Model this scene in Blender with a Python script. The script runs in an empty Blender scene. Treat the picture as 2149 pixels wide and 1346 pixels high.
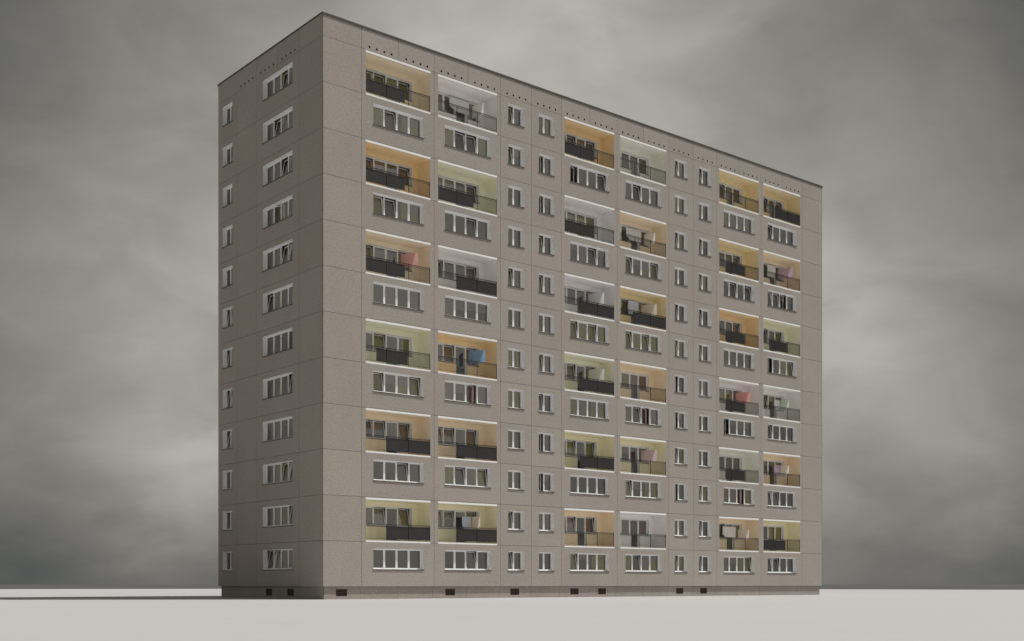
import bpy, bmesh, math, random
from mathutils import Vector, Matrix
random.seed(7)
scene = bpy.context.scene
COL = scene.collection

# ------------------------------------------------------------------ materials
def mat(name, color, rough=0.8, spec=0.3, metallic=0.0):
    m = bpy.data.materials.new(name); m.use_nodes = True
    b = m.node_tree.nodes['Principled BSDF']
    b.inputs['Base Color'].default_value = (*color, 1)
    b.inputs['Roughness'].default_value = rough
    b.inputs['Specular IOR Level'].default_value = spec
    b.inputs['Metallic'].default_value = metallic
    return m

def noisy(name, color, scale, amp, rough=0.85, spec=0.2, scale2=None, amp2=0.0, bump=0.0, tint=None):
    """colour varied by two procedural noises (real surface grain and wear)"""
    m = mat(name, color, rough, spec)
    nt = m.node_tree; N = nt.nodes; L = nt.links; b = N['Principled BSDF']
    tc = N.new('ShaderNodeTexCoord')
    n1 = N.new('ShaderNodeTexNoise'); n1.inputs['Scale'].default_value = scale
    n1.inputs['Detail'].default_value = 3; n1.inputs['Roughness'].default_value = 0.7
    L.new(tc.outputs['Object'], n1.inputs['Vector'])
    mr = N.new('ShaderNodeMapRange')
    mr.inputs['From Min'].default_value = 0.28; mr.inputs['From Max'].default_value = 0.72
    mr.inputs['To Min'].default_value = 1 - amp; mr.inputs['To Max'].default_value = 1 + amp
    L.new(n1.outputs['Fac'], mr.inputs['Value'])
    fac = mr.outputs['Result']
    if scale2:
        n2 = N.new('ShaderNodeTexNoise'); n2.inputs['Scale'].default_value = scale2
        n2.inputs['Detail'].default_value = 4
        L.new(tc.outputs['Object'], n2.inputs['Vector'])
        mr2 = N.new('ShaderNodeMapRange')
        mr2.inputs['From Min'].default_value = 0.3; mr2.inputs['From Max'].default_value = 0.7
        mr2.inputs['To Min'].default_value = 1 - amp2; mr2.inputs['To Max'].default_value = 1 + amp2
        L.new(n2.outputs['Fac'], mr2.inputs['Value'])
        mu = N.new('ShaderNodeMath'); mu.operation = 'MULTIPLY'
        L.new(fac, mu.inputs[0]); L.new(mr2.outputs['Result'], mu.inputs[1])
        fac = mu.outputs[0]
    vm = N.new('ShaderNodeVectorMath'); vm.operation = 'SCALE'
    vm.inputs[0].default_value = color
    L.new(fac, vm.inputs['Scale'])
    out = vm.outputs[0]
    if tint:
        # a second, browner aggregate mixed in by its own noise
        n3 = N.new('ShaderNodeTexNoise'); n3.inputs['Scale'].default_value = scale * 0.8
        n3.inputs['Detail'].default_value = 2
        mp = N.new('ShaderNodeMapping'); mp.inputs['Location'].default_value = (31, 17, 5)
        L.new(tc.outputs['Object'], mp.inputs['Vector']); L.new(mp.outputs[0], n3.inputs['Vector'])
        r3 = N.new('ShaderNodeMapRange')
        r3.inputs['From Min'].default_value = 0.52; r3.inputs['From Max'].default_value = 0.62
        L.new(n3.outputs['Fac'], r3.inputs['Value'])
        v2 = N.new('ShaderNodeVectorMath'); v2.operation = 'MULTIPLY'; v2.inputs[1].default_value = tint
        L.new(out, v2.inputs[0])
        mx = N.new('ShaderNodeMix'); mx.data_type = 'VECTOR'
        L.new(r3.outputs['Result'], mx.inputs['Factor'])
        L.new(out, mx.inputs[4]); L.new(v2.outputs[0], mx.inputs[5])
        out = mx.outputs[1]
    L.new(out, b.inputs['Base Color'])
    if bump:
        bp = N.new('ShaderNodeBump'); bp.inputs['Strength'].default_value = bump
        bp.inputs['Distance'].default_value = 0.02
        L.new(n1.outputs['Fac'], bp.inputs['Height']); L.new(bp.outputs[0], b.inputs['Normal'])
    return m

def glass(name):
    m = bpy.data.materials.new(name); m.use_nodes = True
    nt = m.node_tree; N = nt.nodes; L = nt.links; N.clear()
    o = N.new('ShaderNodeOutputMaterial')
    t = N.new('ShaderNodeBsdfTransparent'); t.inputs[0].default_value = (0.87, 0.85, 0.81, 1)
    g = N.new('ShaderNodeBsdfGlossy'); g.inputs['Roughness'].default_value = 0.03
    g.inputs['Color'].default_value = (1.0, 0.98, 0.95, 1)
    f = N.new('ShaderNodeFresnel'); f.inputs['IOR'].default_value = 2.25
    mx = N.new('ShaderNodeMixShader')
    L.new(f.outputs[0], mx.inputs[0]); L.new(t.outputs[0], mx.inputs[1]); L.new(g.outputs[0], mx.inputs[2])
    L.new(mx.outputs[0], o.inputs[0])
    return m

def fold_shading(name, color, n=22.0, amp=0.22):
    """curtain cloth: shading of folds painted as darker and lighter vertical stripes"""
    m = mat(name, color, 0.95, 0.1)
    nt = m.node_tree; N = nt.nodes; L = nt.links; b = N['Principled BSDF']
    tc = N.new('ShaderNodeTexCoord'); mp = N.new('ShaderNodeMapping')
    mp.inputs['Scale'].default_value = (n, n, 0.8)
    L.new(tc.outputs['Object'], mp.inputs['Vector'])
    n1 = N.new('ShaderNodeTexNoise'); n1.inputs['Scale'].default_value = 1.0; n1.inputs['Detail'].default_value = 2
    L.new(mp.outputs[0], n1.inputs['Vector'])
    mr = N.new('ShaderNodeMapRange'); mr.inputs['From Min'].default_value = .3; mr.inputs['From Max'].default_value = .7
    mr.inputs['To Min'].default_value = 1 - amp; mr.inputs['To Max'].default_value = 1 + amp
    L.new(n1.outputs['Fac'], mr.inputs['Value'])
    vm = N.new('ShaderNodeVectorMath'); vm.operation = 'SCALE'; vm.inputs[0].default_value = color
    L.new(mr.outputs['Result'], vm.inputs['Scale']); L.new(vm.outputs[0], b.inputs['Base Color'])
    t = N.new('ShaderNodeBsdfTranslucent'); mx = N.new('ShaderNodeMixShader'); mx.inputs[0].default_value = .15
    L.new(vm.outputs[0], t.inputs['Color'])
    L.new(b.outputs[0], mx.inputs[1]); L.new(t.outputs[0], mx.inputs[2]); L.new(mx.outputs[0], N['Material Output'].inputs[0])
    return m

WALLC = (0.376, 0.339, 0.305)
M = dict(
    wall=noisy('exposed_aggregate', WALLC, 14, 0.25, 0.95, 0.1, 0.35, 0.03, 0.3, tint=(0.93, 0.91, 0.90)),
    plinth=noisy('plinth_concrete', (0.36, 0.322, 0.292), 13, 0.28, 0.95, 0.1, 0.6, 0.05, 0.3, tint=(0.9, 0.88, 0.87)),
    joint=mat('joint_mortar', (0.15, 0.135, 0.12), 0.95, 0.1),
    hole=mat('dark_cavity', (0.018, 0.015, 0.014), 0.95, 0.05),
    white=noisy('white_paint', (0.87, 0.865, 0.85), 3, 0.04, 0.6, 0.3),
    reveal=noisy('reveal_plaster', (0.88, 0.885, 0.89), 3, 0.05, 0.8, 0.2),
    pvc=mat('white_pvc', (0.84, 0.835, 0.825), 0.35, 0.4),
    sill=mat('sill_metal', (0.10, 0.093, 0.086), 0.5, 0.4),
    dsill=mat('dark_sill', (0.05, 0.045, 0.04), 0.6, 0.3),
    coping=noisy('coping_metal', (0.075, 0.07, 0.06), 2, 0.1, 0.7, 0.3),
    roof=noisy('roof_felt', (0.07, 0.07, 0.068), 1.5, 0.15),
    rail=mat('rail_metal', (0.03, 0.027, 0.024), 0.6, 0.3),
    screen=noisy('screen_panel', (0.095, 0.094, 0.099), 4, 0.08, 0.8, 0.2),
    screen_b=noisy('screen_panel_brown', (0.10, 0.09, 0.087), 4, 0.08, 0.8, 0.2),
    room=mat('room_plaster', (0.80, 0.78, 0.74), 0.9, 0.1),
    floor=noisy('loggia_floor', (0.86, 0.81, 0.73), 6, 0.04),
    glass=glass('window_glass'),
    cg=fold_shading('green_curtain', (0.64, 0.58, 0.15)),
    cm=fold_shading('mauve_curtain', (0.60, 0.44, 0.43), 30, 0.12),
    cord=mat('cord', (0.5, 0.5, 0.48)),
    grille=mat('grille_iron', (0.20, 0.15, 0.13), 0.7, 0.3),
)
PAINT = {
    'O': (0.95, 0.74, 0.45), 'P': (0.95, 0.81, 0.61), 'C': (0.95, 0.84, 0.65), 'K': (0.95, 0.81, 0.52),
    'Y': (0.94, 0.89, 0.65), 'L': (0.93, 0.91, 0.72), 'I': (0.91, 0.91, 0.83),
    'W': (0.94, 0.91, 0.895), 'G': (0.92, 0.90, 0.91),
}
PN = {'O': 'orange', 'P': 'peach', 'C': 'cream', 'K': 'golden yellow', 'Y': 'pale yellow', 'L': 'lemon', 'I': 'ivory',
      'W': 'pinkish white', 'G': 'pale grey'}
for k in ('wall', 'plinth'):        # every precast panel came out of the mould with its own tone
    nt = M[k].node_tree; b = nt.nodes['Principled BSDF']; src = b.inputs['Base Color'].links[0].from_socket
    at = nt.nodes.new('ShaderNodeAttribute'); at.attribute_name = 'tone'
    v = nt.nodes.new('ShaderNodeVectorMath'); v.operation = 'MULTIPLY'
    nt.links.new(src, v.inputs[0]); nt.links.new(at.outputs['Color'], v.inputs[1]); nt.links.new(v.outputs[0], b.inputs['Base Color'])
for k, c in PAINT.items():
    M['paint_' + k] = noisy('loggia_paint_' + PN[k].replace(' ', '_'), c, 2.5, 0.03, 0.85, 0.15)

# ------------------------------------------------------------------ mesh helpers
def put(name, bm, mats, parent=None, loc=(0, 0, 0), rotz=0.0, smooth=False):
    me = bpy.data.meshes.new(name)
    bm.normal_update(); bm.to_mesh(me); bm.free()
    for m in (mats if isinstance(mats, (list, tuple)) else [mats]): me.materials.append(m)
    if smooth:
        for p in me.polygons: p.use_smooth = True
    o = bpy.data.objects.new(name, me); COL.objects.link(o)
    o.parent = parent; o.location = loc; o.rotation_euler = (0, 0, rotz)
    return o

def reuse(name, me, parent, loc=(0, 0, 0), rotz=0.0):
    o = bpy.data.objects.new(name, me); COL.objects.link(o)
    o.parent = parent; o.location = loc; o.rotation_euler = (0, 0, rotz)
    return o

def empty(name, loc=(0, 0, 0), rotz=0.0, parent=None):
    o = bpy.data.objects.new(name, None); COL.objects.link(o)
    o.location = loc; o.rotation_euler = (0, 0, rotz); o.parent = parent
    o.empty_display_size = 0.3
    return o

def tag(o, label=None, cat=None, group=None, kind=None):
    if label: o['label'] = label
    if cat: o['category'] = cat
    if group: o['group'] = group
    if kind: o['kind'] = kind
    return o

ID = Matrix.Identity(4)
def box(bm, x0, x1, y0, y1, z0, z1, T=None, mi=0):
    vs = [bm.verts.new((T or ID) @ Vector(p)) for p in
          ((x0, y0, z0), (x1, y0, z0), (x1, y1, z0), (x0, y1, z0), (x0, y0, z1), (x1, y0, z1), (x1, y1, z1), (x0, y1, z1))]
    for f in ((3, 2, 1, 0), (4, 5, 6, 7), (0, 1, 5, 4), (1, 2, 6, 5), (2, 3, 7, 6), (3, 0, 4, 7)):
        bm.faces.new([vs[i] for i in f]).material_index = mi

def quad(bm, pts, T=None, mi=0):
    f = bm.faces.new([bm.verts.new((T or ID) @ Vector(p)) for p in pts]); f.material_index = mi
    return f

def sheet_with_holes(bm, x0, x1, z0, z1, holes, y=0.0, T=None, mi=0):
    """front face at depth y, facing -y, tessellated around rectangular holes"""
    xs = sorted({x0, x1, *[max(x0, min(x1, v)) for h in holes for v in h[:2]]})
    zs = sorted({z0, z1, *[max(z0, min(z1, v)) for h in holes for v in h[2:]]})
    for i in range(len(xs) - 1):
        for j in range(len(zs) - 1):
            a, b, c, d = xs[i], xs[i + 1], zs[j], zs[j + 1]
            mx, mz = (a + b) / 2, (c + d) / 2
            if any(h[0] < mx < h[1] and h[2] < mz < h[3] for h in holes): continue
            quad(bm, ((a, y, c), (b, y, c), (b, y, d), (a, y, d)), T, mi)

GAP = 0.010
TR_ = random.Random(11)
def panel(bm, *args, **kw):
    lay = bm.loops.layers.float_color.get('tone') or bm.loops.layers.float_color.new('tone')
    n = len(bm.faces); t = 1 + TR_.uniform(-.028, .028); w_ = TR_.uniform(-.008, .008)
    panel_(bm, *args, **kw); bm.faces.ensure_lookup_table()
    for f in bm.faces[n:]:
        for l in f.loops: l[lay] = (t + w_, t, t - w_, 1)
def panel_(bm, x0, x1, z0, z1, holes=(), T=None, depth=0.05, gx0=GAP, gx1=GAP, gz0=GAP, gz1=GAP):
    x0 += gx0; x1 -= gx1; z0 += gz0; z1 -= gz1
    sheet_with_holes(bm, x0, x1, z0, z1, list(holes), 0.0, T)
    quad(bm, ((x0, 0, z0), (x0, 0, z1), (x0, depth, z1), (x0, depth, z0)), T)
    quad(bm, ((x1, 0, z0), (x1, depth, z0), (x1, depth, z1), (x1, 0, z1)), T)
    quad(bm, ((x0, 0, z1), (x1, 0, z1), (x1, depth, z1), (x0, depth, z1)), T)
    quad(bm, ((x0, 0, z0), (x0, depth, z0), (x1, depth, z0), (x1, 0, z0)), T)

# ------------------------------------------------------------------ dimensions (metres)
Z0 = 0.7994          # top of the plinth
H = 2.8              # storey
NS = 12
LEN, DEP = 50.4, 14.0
TOP = Z0 + NS * H + 1.36
INS = 0.157
LOGC = [5.6, 11.2, 22.4, 28.0, 39.2, 44.8]      # centres of the loggia bays
SMALL = [15.4, 18.2, 32.2, 35.0]
WW, WZ0, WZ1 = 3.86, 1.075, 2.39
SW = 1.42
A = 0.8759
B = tag(empty('apartment_building', (-11.541, 73.5805, 0), math.pi / 2 - A),
        'long grey concrete apartment block with twelve storeys and coloured loggias', 'building')

TF = ID                                                            # front facade frame: x = u, y = v
TL = Matrix.Translation((0, DEP, 0)) @ Matrix.Rotation(-math.pi / 2, 4, 'Z')  # gable: x runs from the far corner to the near one
TB = Matrix.Translation((LEN, DEP, 0)) @ Matrix.Rotation(math.pi, 4, 'Z')     # rear
TR = Matrix.Translation((LEN, 0, 0)) @ Matrix.Rotation(math.pi / 2, 4, 'Z')   # right gable

def vent_rects(cs):
    return [(c + .02 + k * .557 - .065, c + .02 + k * .557 + .065, Z0 + NS * H + .165, Z0 + NS * H + .295)
            for c in cs for k in (-1.5, -.5, .5, 1.5)]
fvents = vent_rects([4.2 + 2.8 * i for i in range(16)])
gvents = vent_rects([14 - 4.2, 14 - 7.0, 14 - 9.8])

def facade(T, length, bays, holes_of, vents, extra=None):
    bm = bmesh.new()
    edges = [0] + bays + [length]
    for s in range(1, NS + 1):
        z = Z0 + (s - 1) * H
        for i in range(len(edges) - 1):
            a, b = edges[i], edges[i + 1]
            kw = dict(gx0=0 if i == 0 else GAP, gx1=0 if i == len(edges) - 2 else GAP, gz0=0 if s == 1 else GAP)
            panel(bm, a, b, z, z + H, holes_of(a, b, s), T, **kw)
    zt = Z0 + NS * H
    n = int(round(length / 2.8))
    for i in range(n):
        a, b = i * 2.8, (i + 1) * 2.8
        panel(bm, a, b, zt, TOP - .02, [h for h in vents if a < h[0] < b], T, gz1=0,
              gx0=0 if i == 0 else GAP, gx1=0 if i == n - 1 else GAP)
    return bm

def strips(bm, T, length, bays):
    y = 0.046
    zs = [Z0 + s * H for s in range(1, NS + 1)]
    for z in zs: quad(bm, ((.02, y, z - .03), (length - .02, y, z - .03), (length - .02, y, z + .03), (.02, y, z + .03)), T)
    for x in bays: quad(bm, ((x - .03, y + .002, Z0), (x + .03, y + .002, Z0), (x + .03, y + .002, zs[-1]), (x - .03, y + .002, zs[-1])), T)
    for i in range(1, int(round(length / 2.8))):
        x = 2.8 * i
        quad(bm, ((x - .03, y + .002, zs[-1]), (x + .03, y + .002, zs[-1]), (x + .03, y + .002, TOP - .03), (x - .03, y + .002, TOP - .03)), T)

def front_holes(a, b, s):
    z = Z0 + (s - 1) * H; c = (a + b) / 2
    for lc in LOGC:
        if abs(lc - c) < .1:
            if s % 2 == 0: return [(c - 2.48, c + 2.48, z - .1, z + H + .1)]
            return [(c + .01 - WW / 2, c + .01 + WW / 2, z + WZ0, z + WZ1)]
    for sc in SMALL:
        if abs(sc - c) < .1: return [(c - SW / 2, c + SW / 2, z + WZ0, z + WZ1)]
    return []
def gable_holes(a, b, s):
    z = Z0 + (s - 1) * H; c = (a + b) / 2
    if abs(c - 8.4) < .1: return [(c - WW / 2, c + WW / 2, z + WZ0, z + WZ1)]
    if abs(c - 1.4) < .1: return [(c - SW / 2, c + SW / 2, z + WZ0, z + WZ1)]
    return []

FB = [2.8, 8.4, 14, 16.8, 19.6, 25.2, 30.8, 33.6, 36.4, 42, 47.6]
GB = [2.8, 5.6, 11.2]      # gable, counted from the far corner
w = put('front_wall', facade(TF, LEN, FB, front_holes, fvents), M['wall'], B)
w = put('gable_wall', facade(TL, DEP, GB, gable_holes, gvents), M['wall'], B)
bm = facade(TB, LEN, [2.8 * i for i in range(1, 18)], lambda a, b, s: [], [])
put('rear_wall', bm, M['wall'], B)
bm = facade(TR, DEP, [2.8, 5.6, 8.4, 11.2], lambda a, b, s: [], [])
put('gable_wall', bm, M['wall'], B)
bm = bmesh.new()
strips(bm, TF, LEN, FB); strips(bm, TL, DEP, GB); strips(bm, TB, LEN, [2.8 * i for i in range(1, 18)])
strips(bm, TR, DEP, [2.8, 5.6, 8.4, 11.2])
put('joint_filler', bm, M['joint'], B)

# ---- plinth with its openings and the soffit above it
bwin_f = [(u, u + .8) for u in (1.04, 9.42, 15.0, 20.62, 23.38, 31.8, 34.6)]
bwin_g = [(DEP - 7.4, DEP - 6.6), (DEP - 4.58, DEP - 3.78)]
BZ0, BZ1 = .19, .63
TPF = Matrix.Translation((0, INS, 0)); TPL = Matrix.Translation((INS, DEP, 0)) @ Matrix.Rotation(-math.pi / 2, 4, 'Z')
TPB = Matrix.Translation((LEN, DEP - INS, 0)) @ Matrix.Rotation(math.pi, 4, 'Z')
TPR = Matrix.Translation((LEN - INS, 0, 0)) @ Matrix.Rotation(math.pi / 2, 4, 'Z')
bm = bmesh.new()
for T, ln, bw in ((TPF, LEN, bwin_f), (TPL, DEP, bwin_g), (TPB, LEN, []), (TPR, DEP, [])):
    n = int(round(ln / 2.8)); holes = [(a, b, BZ0, BZ1) for a, b in bw]
    for i in range(n):
        a, b = max(INS, 2.8 * i), min(ln - INS, 2.8 * (i + 1))
        panel(bm, a, b, -.05, Z0, [h for h in holes if h[1] > a and h[0] < b], T, depth=.04,
              gx0=0 if i == 0 else .008, gx1=0 if i == n - 1 else .008, gz0=0, gz1=0)
put('plinth', bm, M['plinth'], B)
bm = bmesh.new(); quad(bm, ((0, 0, Z0), (0, DEP, Z0), (LEN, DEP, Z0), (LEN, 0, Z0)))
put('soffit', bm, M['joint'], B)
bm = bmesh.new()
for T, ln in ((TPF, LEN), (TPL, DEP), (TPB, LEN), (TPR, DEP)):
    for i in range(1, int(round(ln / 2.8))):
        x = 2.8 * i; quad(bm, ((x - .02, .036, 0), (x + .02, .036, 0), (x + .02, .036, Z0 - .01), (x - .02, .036, Z0 - .01)), T)
put('plinth_joint', bm, M['joint'], B)

# ---- roof and coping
bm = bmesh.new()
quad(bm, ((.1, .1, TOP - .12), (LEN - .1, .1, TOP - .12), (LEN - .1, DEP - .1, TOP - .12), (.1, DEP - .1, TOP - .12)))
put('roof', bm, M['roof'], B)
bm = bmesh.new()
o = .045; t0, t1 = TOP - .085, TOP + .055
box(bm, -o, LEN + o, -o, .35, t0 + .05, t1); box(bm, -o, LEN + o, DEP - .35, DEP + o, t0 + .05, t1)
box(bm, -o, .35, .352, DEP - .352, t0 + .05, t1 - .003); box(bm, LEN - .35, LEN + o, .352, DEP - .352, t0 + .05, t1 - .003)
box(bm, -o, LEN + o, -o, -.004, t0, t0 + .049)
box(bm, -o, LEN + o, DEP + .004, DEP + o, t0, t0 + .049); pass
put('coping', bm, M['coping'], B)

# ---- attic vents: small square ducts set into the wall
bm = bmesh.new()
def duct(bm, x0, x1, z0, z1, d):
    quad(bm, ((x0, .001, z0), (x0, d, z0), (x0, d, z1), (x0, .001, z1)))
    quad(bm, ((x1, .001, z0), (x1, .001, z1), (x1, d, z1), (x1, d, z0)))
    quad(bm, ((x0, .001, z1), (x0, d, z1), (x1, d, z1), (x1, .001, z1)))
    quad(bm, ((x0, .001, z0), (x1, .001, z0), (x1, d, z0), (x0, d, z0)))
    quad(bm, ((x0, d, z0), (x1, d, z0), (x1, d, z1), (x0, d, z1)))
duct(bm, 0, .13, 0, .13, .3)
vo = put('vent_opening', bm, M['hole'], B, (fvents[0][0], 0, fvents[0][2]))
for h in fvents[1:]: reuse('vent_opening', vo.data, B, (h[0], 0, h[2]))
for h in gvents: reuse('vent_opening', vo.data, B, (0, DEP - h[0], h[2]), -math.pi / 2)

# ---- basement windows: dark box behind an iron grille
bw_me = []
def basement(loc, rz):
    if not bw_me:
        bm = bmesh.new(); duct(bm, 0, .8, 0, BZ1 - BZ0, .35); a = put('basement_window', bm, M['hole'], B, loc, rz)
        bm = bmesh.new(); hh = BZ1 - BZ0
        for i in range(9): x = .04 + i * .09; box(bm, x - .006, x + .006, .03, .042, 0.002, hh - .002)
        for i in range(5): z = .04 + i * .09; box(bm, .002, .798, .0425, .053, z - .006, z + .006)
        g = put('grille', bm, M['grille'], a)
        bw_me.extend((a.data, g.data)); return
    a = reuse('basement_window', bw_me[0], B, loc, rz); reuse('grille', bw_me[1], a)
for a, b in bwin_f: basement((a, INS, BZ0), 0)
for a, b in bwin_g: basement((INS, DEP - a, BZ0), -math.pi / 2)

# ------------------------------------------------------------------ windows
# a pane is written as two letters: what is behind it + how its sash stands
#  d dark room, g green curtain, m mauve curtain, x mauve valance, w mauve over green, y green at its right
#  '-' shut, 't' tilted in at the top, 'o' swung ajar
FR, MU, SA = .038, .048, .05
def sash_T(x0, x1, z0, y, state):
    if state == 't':
        return Matrix.Translation((0, y, z0)) @ Matrix.Rotation(math.radians(-10.5), 4, 'X') @ Matrix.Translation((0, -y, -z0))
    if state == 'o':
        return Matrix.Translation((x0, y, 0)) @ Matrix.Rotation(math.radians(20), 4, 'Z') @ Matrix.Translation((-x0, -y, 0))
    return ID
def cells(x0, x1, n, split=None):
    a, b = x0 + FR, x1 - FR
    if split is not None: cuts = [split]
    else: cuts = [a + (b - a) * i / n for i in range(1, n)]
    e = [a]
    for c in cuts: e += [c - MU / 2, c + MU / 2]
    e.append(b)
    return [(e[2 * i], e[2 * i + 1]) for i in range(n)]
def frame_bars(bm, x0, x1, z0, z1, y, cs, mi=0, zdoor=None, door=None):
    d = .07
    box(bm, x0, x1, y, y + d, z1 - FR, z1, mi=mi)
    if door is None: box(bm, x0, x1, y, y + d, z0, z0 + FR, mi=mi)
    else:
        box(bm, x0, cs[door][0], y, y + d, z0, z0 + FR, mi=mi); box(bm, cs[door][1], x1, y, y + d, z0, z0 + FR, mi=mi)
        box(bm, cs[door][0] - MU, cs[door][0], y, y + d, zdoor, z0, mi=mi)
        box(bm, cs[door][1], cs[door][1] + MU, y, y + d, zdoor, z0, mi=mi)
        box(bm, cs[door][0], cs[door][1], y, y + d, zdoor, zdoor + FR, mi=mi)
    box(bm, x0, x0 + FR, y, y + d, z0 + FR, z1 - FR, mi=mi); box(bm, x1 - FR, x1, y, y + d, z0 + FR, z1 - FR, mi=mi)
    for i in range(len(cs) - 1): box(bm, cs[i][1], cs[i + 1][0], y - .004, y + d, z0 + FR, z1 - FR, mi=mi)
def sash_bars(bm, a, b, z0, z1, y, T, mi=0):
    e = .003; a += e; b -= e; z0 += e; z1 -= e; y += .012; d = .055
    box(bm, a, b, y, y + d, z0, z0 + SA + .01, T, mi); box(bm, a, b, y, y + d, z1 - SA, z1, T, mi)
    box(bm, a, a + SA, y, y + d, z0 + SA + .01, z1 - SA, T, mi); box(bm, b - SA, b, y, y + d, z0 + SA + .01, z1 - SA, T, mi)
PR = random.Random(3)
def sash_glass(bm, a, b, z0, z1, y, T, mi=0):
    y += .04; r = [y + PR.uniform(-.0035, .0035) for _ in range(3)]
    quad(bm, ((a + SA, r[0], z0 + SA), (b - SA, r[1], z0 + SA), (b - SA, r[1] + r[2] - r[0], z1 - SA), (a + SA, r[2], z1 - SA)), T, mi)
def cloth(bm, a, b, z0, z1, y, mi, rng):
    n = max(4, int((b - a) / .05)); ph = rng.random() * 6; off = rng.uniform(-.01, .01)
    pts = []
    for i in range(n + 1):
        x = a + (b - a) * i / n
        pts.append((x, y + off + .022 * math.sin(x * 34 + ph) + .01 * math.sin(x * 71 + ph * 2)))
    low = [bm.verts.new((x, yy, z0 + .01 * math.sin(x * 9 + ph))) for x, yy in pts]
    up = [bm.verts.new((x, yy, z1)) for x, yy in pts]
    for i in range(n): bm.faces.new((low[i], low[i + 1], up[i + 1], up[i])).material_index = mi
def curtains(bmc, spec, cs, z0, z1, y, rng, door=None, zdoor=None):
    """material slots: 0 green, 1 mauve"""
    used = False
    for i, (a, b) in enumerate(cs):
        k = spec[2 * i]; lo = z0
        if door == i: lo = zdoor
        a -= .03; b += .03; h = z1 - z0
        if spec[2 * i + 1] in 'to': yy = y + .17
        else: yy = y
        if k == 'g': cloth(bmc, a, b, lo, z1, yy, 0, rng)
        elif k == 'm': cloth(bmc, a, b, lo + (.04 if door is None else 0), z1, yy, 1, rng)
        elif k == 'x': cloth(bmc, a, b, z1 - h * rng.uniform(.35, .55), z1, yy, 1, rng)
        elif k == 'w': cloth(bmc, a, b, z1 - h * rng.uniform(.4, .55), z1, yy, 1, rng); cloth(bmc, a, b, lo, z1 - h * .3, yy + .06, 0, rng)
        elif k == 'y': cloth(bmc, a + (b - a) * rng.uniform(.42, .6), b, lo, z1, yy, 0, rng)
        if k != 'd': used = True
    return used

RV = .25      # depth of the reveal in front of the frame
frame_cache = {}
def frame_mesh(width):
    k = round(width, 2)
    if k in frame_cache: return frame_cache[k]
    n = 4 if width > 2 else 2
    cs = cells(0, width, n, None if n == 4 else width * .47)
    h = WZ1 - WZ0
    bm = bmesh.new()
    e = .001
    for q in (((e, 0, 0), (e, RV + .1, 0), (e, RV + .1, h), (e, 0, h)), ((width - e, 0, 0), (width - e, 0, h), (width - e, RV + .1, h), (width - e, RV + .1, 0)),
              ((0, 0, h - e), (0, RV + .1, h - e), (width, RV + .1, h - e), (width, 0, h - e)), ((0, 0.01, e), (width, 0.01, e), (width, RV + .1, e), (0, RV + .1, e))):
        quad(bm, q)
    me = bpy.data.meshes.new('window'); bm.normal_update(); bm.to_mesh(me); bm.free(); me.materials.append(M['reveal'])
    bm = bmesh.new(); frame_bars(bm, .002, width - .002, .002, h - .002, RV, cs)
    mf = bpy.data.meshes.new('frame'); bm.normal_update(); bm.to_mesh(mf); bm.free(); mf.materials.append(M['pvc'])
    bm = bmesh.new()
    box(bm, -.03, width + .03, -.048, .0, -.045, .008)
    ms = bpy.data.meshes.new('sill'); bm.normal_update(); bm.to_mesh(ms); bm.free(); ms.materials.append(M['sill'])
    frame_cache[k] = (me, mf, ms, cs, h)
    return frame_cache[k]
sash_cache = {}
def make_window(width, spec, loc, rz, seed):
    me, mf, ms, cs, h = frame_mesh(width)
    rng = random.Random(seed)
    win = reuse('window', me, B, loc, rz)
    reuse('frame', mf, win); reuse('sill', ms, win)
    lo, hi = FR, h - FR
    bg = bmesh.new()
    for i, (a, b) in enumerate(cs):
        st = spec[2 * i + 1]
        key = (round(width, 2), i, st)
        T = sash_T(a, b, lo, RV, st)
        if key not in sash_cache:
            bm = bmesh.new(); sash_bars(bm, a, b, lo, hi, RV, T)
            m_ = bpy.data.meshes.new('sash'); bm.normal_update(); bm.to_mesh(m_); bm.free(); m_.materials.append(M['pvc'])
            sash_cache[key] = m_
        s = reuse('sash', sash_cache[key], win)
        if st == 't': s['label'] = 'sash tilted inwards at the top'
        if st == 'o': s['label'] = 'sash swung ajar'
        sash_glass(bg, a, b, lo, hi, RV, T)
    put('pane', bg, M['glass'], win)
    bc = bmesh.new()
    if curtains(bc, spec, cs, .0, h + .06, RV + .14, rng): put('curtain', bc, [M['cg'], M['cm']], win)
    else: bc.free()
    return win
def window_into(bm, width, spec, T, seed):
    """the same window added to a shared mesh; slots 0 reveal, 1 pvc, 2 glass, 3 sill, 4 curtain"""
    _, _, _, cs, h = frame_mesh(width); t = bmesh.new()
    for q in (((.001, 0, 0), (.001, RV + .1, 0), (.001, RV + .1, h), (.001, 0, h)), ((width - .001, 0, 0), (width - .001, 0, h), (width - .001, RV + .1, h), (width - .001, RV + .1, 0)),
              ((0, 0, h - .001), (0, RV + .1, h - .001), (width, RV + .1, h - .001), (width, 0, h - .001))): quad(t, q)
    frame_bars(t, .002, width - .002, .002, h - .002, RV, cs, mi=1)
    box(t, -.03, width + .03, -.048, .0, -.045, .008, mi=3); quad(t, ((0, .001, .001), (width, .001, .001), (width, RV + .1, .001), (0, RV + .1, .001)))
    for i, (a, b) in enumerate(cs):
        S = sash_T(a, b, FR, RV, spec[2 * i + 1])
        sash_bars(t, a, b, FR, h - FR, RV, S, 1); sash_glass(t, a, b, FR, h - FR, RV, S, 2)
    me = bpy.data.meshes.new('tmp'); t.transform(T); t.to_mesh(me); t.free(); bm.from_mesh(me); bpy.data.meshes.remove(me)

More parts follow.
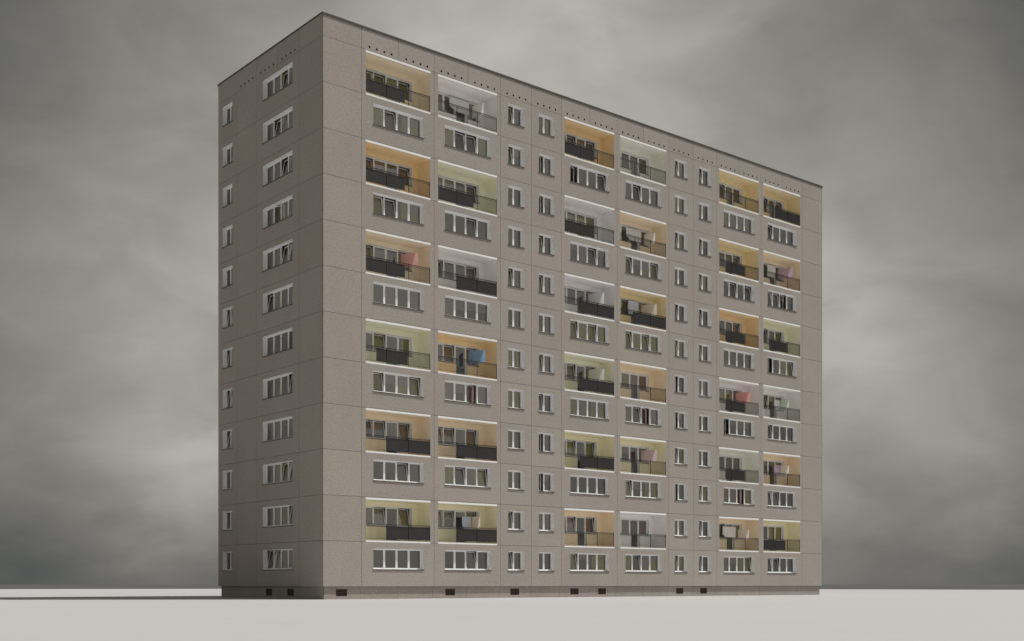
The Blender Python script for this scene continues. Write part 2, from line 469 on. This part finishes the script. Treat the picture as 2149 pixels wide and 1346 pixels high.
BIG = {  # storey 11, 9, 7, 5, 3, 1
    0: ['g-mty-w-', 'gtdty-w-', 'd-m-d-m-', 'gtx-w-gt', 'd-d-dtd-', 'd-d-d-d-'],
    1: ['g-dtdtg-', 'd-d-dtd-', 'm-x-x-x-', 'm-x-mom-', 'g-dtm-gt', 'd-d-dtd-'],
    2: ['dod-d-dt', 'x-m-dtx-', 'gtg-gtg-', 'g-m-y-w-', 'd-d-d-d-', 'gtx-y-g-'],
    3: ['d-dtd-d-', 'gtx-w-gt', 'gtg-gtg-', 'm-dtmom-', 'gtx-y-g-', 'g-dtm-w-'],
    4: ['y-m-g-w-', 'd-dtd-dt', 'd-d-d-d-', 'dox-x-x-', 'g-m-mog-', 'm-x-y-gt'],
    5: ['dtd-d-d-', 'xtxtxox-', 'dod-g-gt', 'dtd-d-d-', 'dtdtd-d-', 'dtdtd-d-'],
}
SM = {  # storeys 12 .. 1
    0: 'dtd- dtx- d-d- d-d- dtm- d-m- g-y- g-g- d-d- d-d- dtd- dtd-'.split(),
    1: 'd-g- dod- dox- gtd- mtm- d-m- mtm- dtd- dod- mox- m-m- d-d-'.split(),
    2: 'dtm- g-g- dtg- d-d- dtd- dtg- dod- dox- gty- dod- m-m- gtg-'.split(),
    3: 'dtd- d-d- dtx- gtg- dtd- dtm- m-m- d-d- g-d- dtg- dtd- dtd-'.split(),
}
GBIG = 'd-g-dtd- d-gtd-d- d-d-dtd- d-god-d- d-g-gtgt dtg-d-d- d-d-d-do d-g-d-dt x-m-x-x- d-g-gtgt d-g-g-gt mtmtm-m-'.split()
GSM = 'd-d- d-dt d-d- d-d- d-d- dtdt dtd- dtdt dtd- d-d- d-d- d-d-'.split()

for ci, c in enumerate(LOGC):
    for r, s in enumerate((11, 9, 7, 5, 3, 1)):
        make_window(WW, BIG[ci][r], (c + .01 - WW / 2, 0, Z0 + (s - 1) * H + WZ0), 0, ci * 20 + s)
for ci, c in enumerate(SMALL):
    for r in range(12):
        make_window(SW, SM[ci][r], (c - SW / 2, 0, Z0 + (11 - r) * H + WZ0), 0, 300 + ci * 20 + r)
for r in range(12):
    make_window(WW, GBIG[r], (0, 5.6 + WW / 2, Z0 + (11 - r) * H + WZ0), -math.pi / 2, 500 + r)
stuffbm = bmesh.new()
for r in range(12):
    loc = (0, 12.6 + SW / 2, Z0 + (11 - r) * H + WZ0)
    if r >= 8: make_window(SW, GSM[r], loc, -math.pi / 2, 600 + r)
    else: window_into(stuffbm, SW, GSM[r], Matrix.Translation(loc) @ Matrix.Rotation(-math.pi / 2, 4, 'Z'), 600 + r)
tag(put('window', stuffbm, [M['reveal'], M['pvc'], M['glass'], M['sill'], M['cg']], B), kind='stuff')

# ------------------------------------------------------------------ loggias
LW, LD = 5.0, 1.3
LR = .18
LCOL = {  # storeys 12,10,8,6,4,2
    0: 'COCLPY', 1: 'WLWOPY', 2: 'OGGLYP', 3: 'IPKPYG', 4: 'KKOWIP', 5: 'KPLWPY'}
LWIN = {
    0: ['gtgtg-gt', 'mtx-d-mt', 'gtd-d-mt', 'd-gtd-y-', 'dtxtd-mt', 'm-mtd-wt'],
    1: ['m-m-d-m-', 'm-m-d-mt', 'dtd-d-mt', 'd-mtd-mt', 'mtmtd-mt', 'mtxtd-gt'],
    2: ['d-mtm-mt', 'd-g-g-g-', 'd-d-d-mt', 'd-mtd-mt', 'd-gtd-gt', 'd-mtd-mt'],
    3: ['d-m-m-m-', 'd-d-m-d-', 'd-gtd-gt', 'd-g-m-m-', 'd-x-d-m-', 'd-m-d-m-'],
    4: ['d-mtm-m-', 'd-d-d-mt', 'd-d-d-mt', 'd-g-g-d-', 'd-d-d-m-', 'd-dtg-g-'],
    5: ['d-mtd-mt', 'd-d-m-d-', 'd-mtx-gt', 'd-gtg-m-', 'd-x-y-m-', 'd-d-g-g-'],
}
LSCR = {  # privacy screens: start and end along the railing
    0: [(0, 3.0), (0, 3.0), (0, 3.0), (.85, 3.25), (1.6, 5), (1.6, 5)],
    1: [None, (0, 3.0), (1.6, 5), None, (1.6, 5), (1.6, 5)],
    2: [(0, 3.0), (0, 3.0), (1.6, 5), (1.6, 5), (1.6, 5), None],
    3: [None, None, (1.4, 5), None, None, None],
    4: [None, (.85, 3.25), (.85, 3.25), (.85, 3.25), (.85, 3.25), None],
    5: [(1.6, 5), None, (.85, 3.25), None, None, (0, 3.0)],
}
FZ = .09; CZ = H - .165
WX0, WX1 = 2.5 - WW / 2 + .01, 2.5 + WW / 2 + .01
LZ0, LZ1 = 1.06, 2.33
lcs = cells(WX0, WX1, 4)
dx0, dx1 = lcs[2][0] - MU, lcs[2][1] + MU
def lining(pm):
    bm = bmesh.new()
    sheet_with_holes(bm, 0, LW, 0, CZ + .1, [(WX0, WX1, LZ0, LZ1), (dx0, dx1, FZ + .02, LZ0 + .01)], LD)
    quad(bm, ((0, .004, 0), (0, LD, 0), (0, LD, CZ + .1), (0, .004, CZ + .1)))
    quad(bm, ((LW, .004, 0), (LW, .004, CZ + .1), (LW, LD, CZ + .1), (LW, LD, 0)))
    quad(bm, ((0, .06, CZ), (0, LD, CZ), (LW, LD, CZ), (LW, .06, CZ)))
    quad(bm, ((0, .1, FZ - .01), (LW, .1, FZ - .01), (LW, LD, FZ - .01), (0, LD, FZ - .01)), mi=1)
    # reveals round the window and the door
    y0, y1 = LD, LD + LR + .08
    def rv(p, q): quad(bm, ((p[0], y0, p[1]), (q[0], y0, q[1]), (q[0], y1, q[1]), (p[0], y1, p[1])), mi=2)
    for p, q in (((WX0, LZ1), (WX1, LZ1)), ((WX0, LZ0), (WX0, LZ1)), ((WX1, LZ1), (WX1, LZ0)), ((WX1, LZ0), (dx1, LZ0)), ((dx1, LZ0), (dx1, FZ + .02)),
                 ((dx1, FZ + .02), (dx0, FZ + .02)), ((dx0, FZ + .02), (dx0, LZ0)), ((dx0, LZ0), (WX0, LZ0))): rv(p, q)
    me = bpy.data.meshes.new('loggia'); bm.normal_update(); bm.to_mesh(me); bm.free()
    for m in (pm, M['floor'], M['reveal']): me.materials.append(m)
    return me
lin = {k: lining(M['paint_' + k]) for k in PAINT}
def mk(name, mats, fn):
    bm = bmesh.new(); fn(bm); me = bpy.data.meshes.new(name); bm.normal_update(); bm.to_mesh(me); bm.free()
    for m in (mats if isinstance(mats, list) else [mats]): me.materials.append(m)
    return me
slab_me = mk('slab_edge', M['white'], lambda bm: box(bm, .003, LW - .003, -.004, .09, -.012, FZ))
lintel_me = mk('lintel', M['white'], lambda bm: box(bm, .003, LW - .003, -.004, .055, H - .155, H - .02))
def rail_fn(bm):
    y = .035
    box(bm, .01, LW - .01, y - .02, y + .02, 1.10, 1.13)
    box(bm, .01, LW - .01, y - .012, y + .012, 1.0, 1.018); box(bm, .01, LW - .01, y - .012, y + .012, .20, .218)
    n = 58
    for i in range(n + 1):
        x = .05 + (LW - .1) * i / n
        box(bm, x - .0075, x + .0075, y - .0075, y + .0075, .2185, 1.0995)
    for x in (.03, 1.6, 3.3, LW - .03): box(bm, x - .011, x + .011, y - .011, y + .011, FZ, 1.0995)
rail_me = mk('railing', M['rail'], rail_fn)
lsill_me = mk('sill', M['dsill'], lambda bm: box(bm, WX0 - .03, dx0 - .003, LD - .05, LD + LR, LZ0 + .001, LZ0 + .025))
lsill2_me = mk('sill', M['dsill'], lambda bm: box(bm, dx1 + .003, WX1 + .03, LD - .05, LD + LR, LZ0 + .001, LZ0 + .025))
lframe_me = mk('window_frame', M['pvc'], lambda bm: frame_bars(bm, WX0 + .002, WX1 - .002, LZ0 + .027, LZ1 - .002, LD + LR, lcs, zdoor=FZ + .022, door=2))
stext = {12: 'topmost', 10: 'second', 8: 'third', 6: 'fourth', 4: 'fifth', 2: 'lowest'}
for ci, c in enumerate(LOGC):
    for r, s in enumerate((12, 10, 8, 6, 4, 2)):
        loc = (c - LW / 2, 0, Z0 + (s - 1) * H)
        lg = reuse('loggia', lin[LCOL[ci][r]], B, loc)
        lg['label'] = 'recessed balcony painted ' + PN[LCOL[ci][r]]
        reuse('slab_edge', slab_me, lg); reuse('lintel', lintel_me, lg); reuse('railing', rail_me, lg); reuse('sill', lsill_me, lg); reuse('sill', lsill2_me, lg)
        reuse('window_frame', lframe_me, lg)
        spec = LWIN[ci][r]; bg = bmesh.new(); rng = random.Random(900 + ci * 10 + r)
        for i, (a, b) in enumerate(lcs):
            st = spec[2 * i + 1]; lo = (FZ + .022 + FR) if i == 2 else LZ0 + .027 + FR; hi = LZ1 - FR - .002
            key = ('L', i, st); T = sash_T(a, b, lo, LD + LR, st)
            if key not in sash_cache:
                sash_cache[key] = mk('sash', M['pvc'], lambda bm: sash_bars(bm, a, b, lo, hi, LD + LR, T))
            q = reuse('balcony_door' if i == 2 else 'sash', sash_cache[key], lg)
            if st == 't': q['label'] = 'sash tilted inwards at the top'
            sash_glass(bg, a, b, lo, hi, LD + LR, T)
        put('pane', bg, M['glass'], lg)
        bc = bmesh.new()
        if curtains(bc, spec, lcs, LZ0, LZ1 + .05, LD + LR + .14, rng, door=2, zdoor=FZ + .02): put('curtain', bc, [M['cg'], M['cm']], lg)
        else: bc.free()
        sc = LSCR[ci][r]
        if sc:
            bm = bmesh.new(); box(bm, max(.015, sc[0]), min(LW - .015, sc[1]), .052, .060, .20, 1.0)
            put('privacy_screen', bm, M['screen'] if (ci + r) % 3 else M['screen_b'], lg)

# ---- rooms behind the windows
bm = bmesh.new()
def room(x0, x1, z, y0, y1, T):
    x0 += .12; x1 -= .12; a, b = z + .08, z + 2.62
    quad(bm, ((x0, y0, a), (x1, y0, a), (x1, y1, a), (x0, y1, a)), T); quad(bm, ((x0, y0, b), (x0, y1, b), (x1, y1, b), (x1, y0, b)), T)
    quad(bm, ((x0, y0, a), (x0, y1, a), (x0, y1, b), (x0, y0, b)), T); quad(bm, ((x1, y0, a), (x1, y0, b), (x1, y1, b), (x1, y1, a)), T)
    quad(bm, ((x0, y1, a), (x1, y1, a), (x1, y1, b), (x0, y1, b)), T)
for s in range(1, 13):
    z = Z0 + (s - 1) * H
    for c in LOGC: room(c - 2.8, c + 2.8, z, .35 if s % 2 else LD + LR + .09, 6.0, TF)
    for c in SMALL: room(c - 1.4, c + 1.4, z, .35, 4.5, TF)
    room(5.6, 11.2, z, .35, 2.75, TL); room(0, 2.8, z, .35, 3.2, TL)
put('room_interior', bm, M['room'], B)

# ------------------------------------------------------------------ laundry hung in the loggias
BT = Matrix.Translation(B.location) @ Matrix.Rotation(math.pi / 2 - A, 4, 'Z')
CLOTH = {
    'white': (0.90, 0.89, 0.87), 'pink': (0.90, 0.56, 0.57), 'blue': (0.30, 0.53, 0.93), 'pale blue': (0.70, 0.78, 0.92),
    'pale pink': (0.88, 0.78, 0.76), 'lilac': (0.72, 0.58, 0.76), 'red': (0.92, 0.48, 0.47), 'pale green': (0.66, 0.80, 0.66),
    'pale mauve': (0.78, 0.62, 0.76), 'light grey': (0.84, 0.82, 0.82)}
cmats = {}
def cloth_mat(col, tr):
    m = noisy('cloth_' + col.replace(' ', '_'), CLOTH[col], 30, 0.03, 0.95, 0.05)
    nt = m.node_tree; N = nt.nodes; L = nt.links; b = N['Principled BSDF']; o = N['Material Output']
    t = N.new('ShaderNodeBsdfTranslucent'); mx = N.new('ShaderNodeMixShader'); mx.inputs[0].default_value = tr
    L.new(b.inputs['Base Color'].links[0].from_socket, t.inputs['Color'])
    L.new(b.outputs[0], mx.inputs[1]); L.new(t.outputs[0], mx.inputs[2]); L.new(mx.outputs[0], o.inputs[0])
    return m
def sheet(col, c, s, p, q, zt, zb, cut=None, label=''):
    tr = .22 if abs(p[1] - q[1]) < .05 else .74      # translucency picked for light: low along the back, high where backlit
    if (col, tr) not in cmats: cmats[col, tr] = cloth_mat(col, tr)
    base = Vector((c + (p[0] + q[0]) / 2, (p[1] + q[1]) / 2, Z0 + (s - 1) * H + FZ))
    ang = math.atan2(q[1] - p[1], q[0] - p[0]); ln = math.hypot(q[0] - p[0], q[1] - p[1])
    wp = BT @ base
    e = empty('hanging_sheet', wp, math.pi / 2 - A + ang)
    tag(e, label, 'bed sheet', 'sheets hung up to dry in the loggias')
    zt -= FZ; zb -= FZ
    bm = bmesh.new(); nx, nz = 16, 10; grid = []
    ph = (c * 3 + s) % 6
    for i in range(nx + 1):
        x = -ln / 2 + ln * i / nx; f = i / nx
        lo = zb
        if cut == 'left' and f < .32: lo = zb + .26 * (1 - f / .32)
        if cut == 'right' and f > .68: lo = zb + .26 * (f - .68) / .32
        row = []
        for j in range(nz + 1):
            z = lo + (zt - lo) * j / nz; g = 1 - j / nz
            row.append(bm.verts.new((x, .012 * math.sin(x * 11 + ph) * g + .004, z)))
        grid.append(row)
    for i in range(nx):
        for j in range(nz): bm.faces.new((grid[i][j], grid[i + 1][j], grid[i + 1][j + 1], grid[i][j + 1]))
    put('cloth', bm, cmats[col, tr], e, smooth=True)
    bm = bmesh.new()
    box(bm, -ln / 2 - .02, ln / 2 + .02, -.003, .0, zt - .006, zt + .004)
    for x in (-ln / 2 + .05, ln / 2 - .05): box(bm, x - .002, x + .002, -.003, .001, zt + .0045, CZ - FZ)
    put('clothes_line', bm, M['cord'], e)
    for k in range(3):
        bm = bmesh.new(); x = -ln / 2 + ln * (.1 + .4 * k)
        box(bm, x - .008, x + .008, -.012, .018, zt - .05, zt + .02); put('clothes_peg', bm, M['cord'], e)
L1, L2, L3, L4, L5, L6 = LOGC
def tA(col, c, s, lab): sheet(col, c, s, (.98, 1.2), (1.53, .08), 2.02, 1.13, None, lab)
def tB(a, b, c, s, la, lb):
    sheet(a, c, s, (.35, 1.1), (1.12, 1.1), 1.92, 1.06, 'left', la); sheet(b, c, s, (1.15, 1.08), (1.18, .2), 1.92, 1.02, 'right', lb)
def tC(a, b, c, s, la, lb, dz=0):
    sheet(a, c, s, (-.64, 1.2), (1.0, 1.2), 2.17 + dz, 1.28 + dz, 'left', la); sheet(b, c, s, (1.27, 1.2), (1.46, .2), 1.97 + dz, 1.13 + dz, None, lb)
def tD(a, b, c, s, la, lb):
    sheet(a, c, s, (-.42, 1.2), (.64, 1.2), 2.2, 1.2, None, la); tA(b, c, s, lb)
tC('light grey', 'white', L2, 12, 'wide pale sheet along the back of the topmost pinkish loggia', 'narrow white sheet beside the right wall of the topmost pinkish loggia')
tA('pink', L1, 8, 'soft pink sheet hanging across the cream loggia of the leftmost column')
tA('blue', L2, 6, 'plain blue sheet hanging in an orange loggia')
tB('pale blue', 'pale pink', L2, 2, 'pale blue sheet in the lowest loggia of the second column', 'pale pink sheet to the right of the pale blue one, lowest loggia')
tA('white', L3, 8, 'white sheet hanging alone in the pale grey loggia with a dark screen')
tA('white', L3, 6, 'white sheet hanging alone in the lemon loggia with a dark screen')
tC('light grey', 'white', L4, 10, 'wide pale sheet along the back of a peach loggia, fourth column', 'narrow white sheet at the right in a peach loggia, fourth column', -.05)
tD('pale blue', 'white', L4, 8, 'pale blue sheet before the door of the golden yellow loggia', 'white sheet right of the pale blue one in the golden yellow loggia')
tA('pale mauve', L4, 4, 'mauve sheet hanging in the pale yellow loggia above the lowest grey one')
tD('light grey', 'lilac', L6, 10, 'light grey sheet before the door of the second loggia, rightmost column', 'lilac sheet right of the light grey one, second loggia of the rightmost column')
tA('red', L5, 6, 'salmon red sheet hanging in the white loggia above a dark screen')
tB('white', 'pale green', L6, 6, 'white sheet left of the pale green one in the rightmost column', 'pale green sheet hanging in a white loggia, rightmost column')
tB('lilac', 'white', L6, 4, 'lilac sheet before the window of a peach loggia, rightmost column', 'white sheet right of the lilac one in a peach loggia, rightmost column')
tC('white', 'light grey', L5, 2, 'wide white sheet in the lowest peach loggia of the fifth column', 'narrow grey white sheet at the right of the lowest peach loggia, fifth column', -.1)

# ------------------------------------------------------------------ ground
def disc(cx, cy, r, z0, z1, n=192):
    bm = bmesh.new(); top = []; bot = []
    for i in range(n):
        a = 2 * math.pi * i / n
        top.append(bm.verts.new((cx + r * math.cos(a), cy + r * math.sin(a), z1))); bot.append(bm.verts.new((cx + r * math.cos(a), cy + r * math.sin(a), z0)))
    bm.faces.new(top)
    for i in range(n): bm.faces.new((bot[i], bot[(i + 1) % n], top[(i + 1) % n], top[i]))
    return bm
ground = put('ground', disc(-22, 98, 142, -.35, 0), noisy('pale_screed', (0.515, 0.502, 0.499), .25, 0.012, 0.9, 0.15, .02, .02))
tag(ground, 'smooth pale ground round the apartment block', 'ground', kind='structure')
bm = bmesh.new(); quad(bm, ((-3000, -3000, -.3), (3000, -3000, -.3), (3000, 3000, -.3), (-3000, 3000, -.3)))
far = put('terrain', bm, noisy('dark_land', (0.115, 0.12, 0.117), .004, 0.15, 0.95, 0.05))
tag(far, 'dark flat land reaching to the horizon', 'land', kind='structure')

# ------------------------------------------------------------------ light
EL = math.radians(62)
hd = Vector((19, 1.2)).normalized()
sd = Vector((hd.x * math.cos(EL), hd.y * math.cos(EL), math.sin(EL)))
sun = bpy.data.lights.new('sun', 'SUN'); sun.energy = 3.3; sun.angle = math.radians(2.0); sun.color = (1, .98, .95)
so = bpy.data.objects.new('sun', sun); COL.objects.link(so); so.rotation_euler = sd.to_track_quat('Z', 'Y').to_euler(); so.location = (60, 0, 90)

# ------------------------------------------------------------------ camera
F_PX, W_PX, CX, YH = 2534.5, 2149.0, 1074.5, 1225.9
cam = bpy.data.cameras.new('camera'); co = bpy.data.objects.new('camera', cam); COL.objects.link(co)
cam.sensor_width = 36; cam.lens = F_PX / W_PX * 36; cam.shift_y = (YH - 673) / W_PX
cam.clip_end = 8000; co.location = (0, 0, Z0 + .1486); co.rotation_euler = (math.pi / 2, 0, 0)
scene.camera = co

# ------------------------------------------------------------------ sky: overcast clouds, painted vignette and added lobes, a function of direction only
world = bpy.data.worlds.new('World'); scene.world = world; world.use_nodes = True
nt = world.node_tree; N = nt.nodes; L = nt.links; N.clear()
out = N.new('ShaderNodeOutputWorld'); bgn = N.new('ShaderNodeBackground'); L.new(bgn.outputs[0], out.inputs[0])
tc = N.new('ShaderNodeTexCoord'); dirv = tc.outputs['Generated']
def math_(op, a, b=None, c=None):
    n = N.new('ShaderNodeMath'); n.operation = op
    for i, v in enumerate((a, b, c)):
        if v is None: continue
        if isinstance(v, (int, float)): n.inputs[i].default_value = v
        else: L.new(v, n.inputs[i])
    return n.outputs[0]
def direction(px, py): return Vector(((px - CX) / F_PX, 1, (YH - py) / F_PX)).normalized()
# direction bent by noise, so that cloud edges are ragged
nz = N.new('ShaderNodeTexNoise'); nz.inputs['Scale'].default_value = 7; nz.inputs['Detail'].default_value = 4
mp = N.new('ShaderNodeMapping'); mp.inputs['Scale'].default_value = (1, 1, 2.2); mp.inputs['Rotation'].default_value = (0, math.radians(25), 0)
L.new(dirv, mp.inputs['Vector']); L.new(mp.outputs[0], nz.inputs['Vector'])
sub = N.new('ShaderNodeVectorMath'); sub.operation = 'SUBTRACT'; L.new(nz.outputs['Color'], sub.inputs[0]); sub.inputs[1].default_value = (.5, .5, .5)
sc_ = N.new('ShaderNodeVectorMath'); sc_.operation = 'SCALE'; L.new(sub.outputs[0], sc_.inputs[0]); sc_.inputs['Scale'].default_value = .16
add = N.new('ShaderNodeVectorMath'); add.operation = 'ADD'; L.new(dirv, add.inputs[0]); L.new(sc_.outputs[0], add.inputs[1])
nrm = N.new('ShaderNodeVectorMath'); nrm.operation = 'NORMALIZE'; L.new(add.outputs[0], nrm.inputs[0])
def blob(vec, d, radius):
    """soft lobe round direction d; radius in radians"""
    dt = N.new('ShaderNodeVectorMath'); dt.operation = 'DOT_PRODUCT'; L.new(vec, dt.inputs[0]); dt.inputs[1].default_value = d
    e = math_('MULTIPLY', math_('SUBTRACT', dt.outputs['Value'], 1.0), 1.0 / (radius * radius))
    return math_('EXPONENT', e)
val = None
def plus(x, amp):
    global val
    t = math_('MULTIPLY', x, amp); val = t if val is None else math_('ADD', val, t)
base = N.new('ShaderNodeValue'); base.outputs[0].default_value = 1.0
plus(base.outputs[0], .095)
plus(blob(dirv, direction(1060, 480), .285), .29)  # broad central glow with the vignette falloff painted in
plus(blob(dirv, Vector((.86, -.50, .20)).normalized(), .50), .60)      # unseen glow added on the sun side to light front and loggias
plus(blob(dirv, Vector((-.9, .2, .15)).normalized(), .4), .22)  # unseen left lobe added to brighten the gable and its panes
plus(blob(dirv, direction(0, -60), .13), -.09); plus(blob(dirv, direction(2149, -60), .14), -.11)  # lens corner darkening painted into the sky
plus(blob(dirv, direction(1950, 600), .14), .05); plus(blob(dirv, direction(400, 800), .09), .045); plus(blob(dirv, direction(1850, 950), .08), .03)
for px, py, r, a in ((440, 930, .028, .07), (330, 960, .03, .045), (170, 830, .035, .035), (200, 640, .05, .02), (1800, 590, .035, .045), (1830, 700, .03, .04),
                     (2060, 1010, .04, .04), (1250, 120, .09, .06), (60, 1180, .04, -.06), (300, 1200, .035, -.035), (2149, 1190, .06, -.04),
                     (1900, 1060, .03, -.03), (440, 850, .02, -.04), (1980, 700, .04, -.02)):
    plus(blob(nrm.outputs[0], direction(px, py), r), a)
# low dark band over the horizon
sep = N.new('ShaderNodeSeparateXYZ'); L.new(nrm.outputs[0], sep.inputs[0])
low = N.new('ShaderNodeMapRange'); low.interpolation_type = 'SMOOTHSTEP'
low.inputs['From Min'].default_value = 0.0; low.inputs['From Max'].default_value = .07
low.inputs['To Min'].default_value = .72; low.inputs['To Max'].default_value = 1.0
L.new(sep.outputs['Z'], low.inputs['Value'])
front = N.new('ShaderNodeMapRange'); front.inputs['From Min'].default_value = .5; front.inputs['From Max'].default_value = .85   # band held ahead so panes reflect brighter sky
L.new(sep.outputs['Y'], front.inputs['Value'])
dark = math_('MULTIPLY', math_('SUBTRACT', 1.0, low.outputs['Result']), front.outputs['Result'])
val = math_('MULTIPLY', val, math_('SUBTRACT', 1.0, dark))
# cloud texture
n2 = N.new('ShaderNodeTexNoise'); n2.inputs['Scale'].default_value = 5.0; n2.inputs['Detail'].default_value = 5; n2.inputs['Roughness'].default_value = .5
mp2 = N.new('ShaderNodeMapping'); mp2.inputs['Scale'].default_value = (1, 1, 1.7); mp2.inputs['Rotation'].default_value = (0, math.radians(35), 0)
L.new(nrm.outputs[0], mp2.inputs['Vector']); L.new(mp2.outputs[0], n2.inputs['Vector'])
mr = N.new('ShaderNodeMapRange'); mr.inputs['From Min'].default_value = .3; mr.inputs['From Max'].default_value = .7
mr.inputs['To Min'].default_value = .84; mr.inputs['To Max'].default_value = 1.16; L.new(n2.outputs['Fac'], mr.inputs['Value'])
n3 = N.new('ShaderNodeTexNoise'); n3.inputs['Scale'].default_value = 9.0; n3.inputs['Detail'].default_value = 6; n3.inputs['Roughness'].default_value = .48
n3.inputs['Distortion'].default_value = .5
mp3 = N.new('ShaderNodeMapping'); mp3.inputs['Scale'].default_value = (1, 1, 1.6); mp3.inputs['Rotation'].default_value = (0, math.radians(-38), 0)
mp3.inputs['Location'].default_value = (3.1, .4, 1.7)
L.new(dirv, mp3.inputs['Vector']); L.new(mp3.outputs[0], n3.inputs['Vector'])
m3 = N.new('ShaderNodeMapRange'); m3.interpolation_type = 'SMOOTHSTEP'; m3.inputs['From Min'].default_value = .36; m3.inputs['From Max'].default_value = .62
m3.inputs['To Min'].default_value = .92; m3.inputs['To Max'].default_value = 1.07; L.new(n3.outputs['Fac'], m3.inputs['Value'])
val = math_('MAXIMUM', math_('MULTIPLY', math_('MULTIPLY', val, mr.outputs['Result']), m3.outputs['Result']), .03)
# colour: warm grey where light, bluish grey where dark
ramp = N.new('ShaderNodeMapRange'); ramp.inputs['From Min'].default_value = .06; ramp.inputs['From Max'].default_value = .15
L.new(val, ramp.inputs['Value'])
mx = N.new('ShaderNodeMix'); mx.data_type = 'RGBA'; mx.inputs[6].default_value = (.94, 1.02, 1.03, 1); mx.inputs[7].default_value = (1.015, 1.0, .915, 1)
L.new(ramp.outputs['Result'], mx.inputs[0])
vm = N.new('ShaderNodeVectorMath'); vm.operation = 'SCALE'; L.new(mx.outputs[2], vm.inputs[0]); L.new(val, vm.inputs['Scale'])
L.new(vm.outputs[0], bgn.inputs['Color']); bgn.inputs['Strength'].default_value = 1.0

# ------------------------------------------------------------------ view
vs = scene.view_settings; vs.view_transform = 'Standard'; vs.look = 'None'; vs.gamma = 1; vs.exposure = 0; vs.use_curve_mapping = False
scene.cycles.max_bounces = 8; scene.cycles.transparent_max_bounces = 16
scene.cycles.use_denoising = True
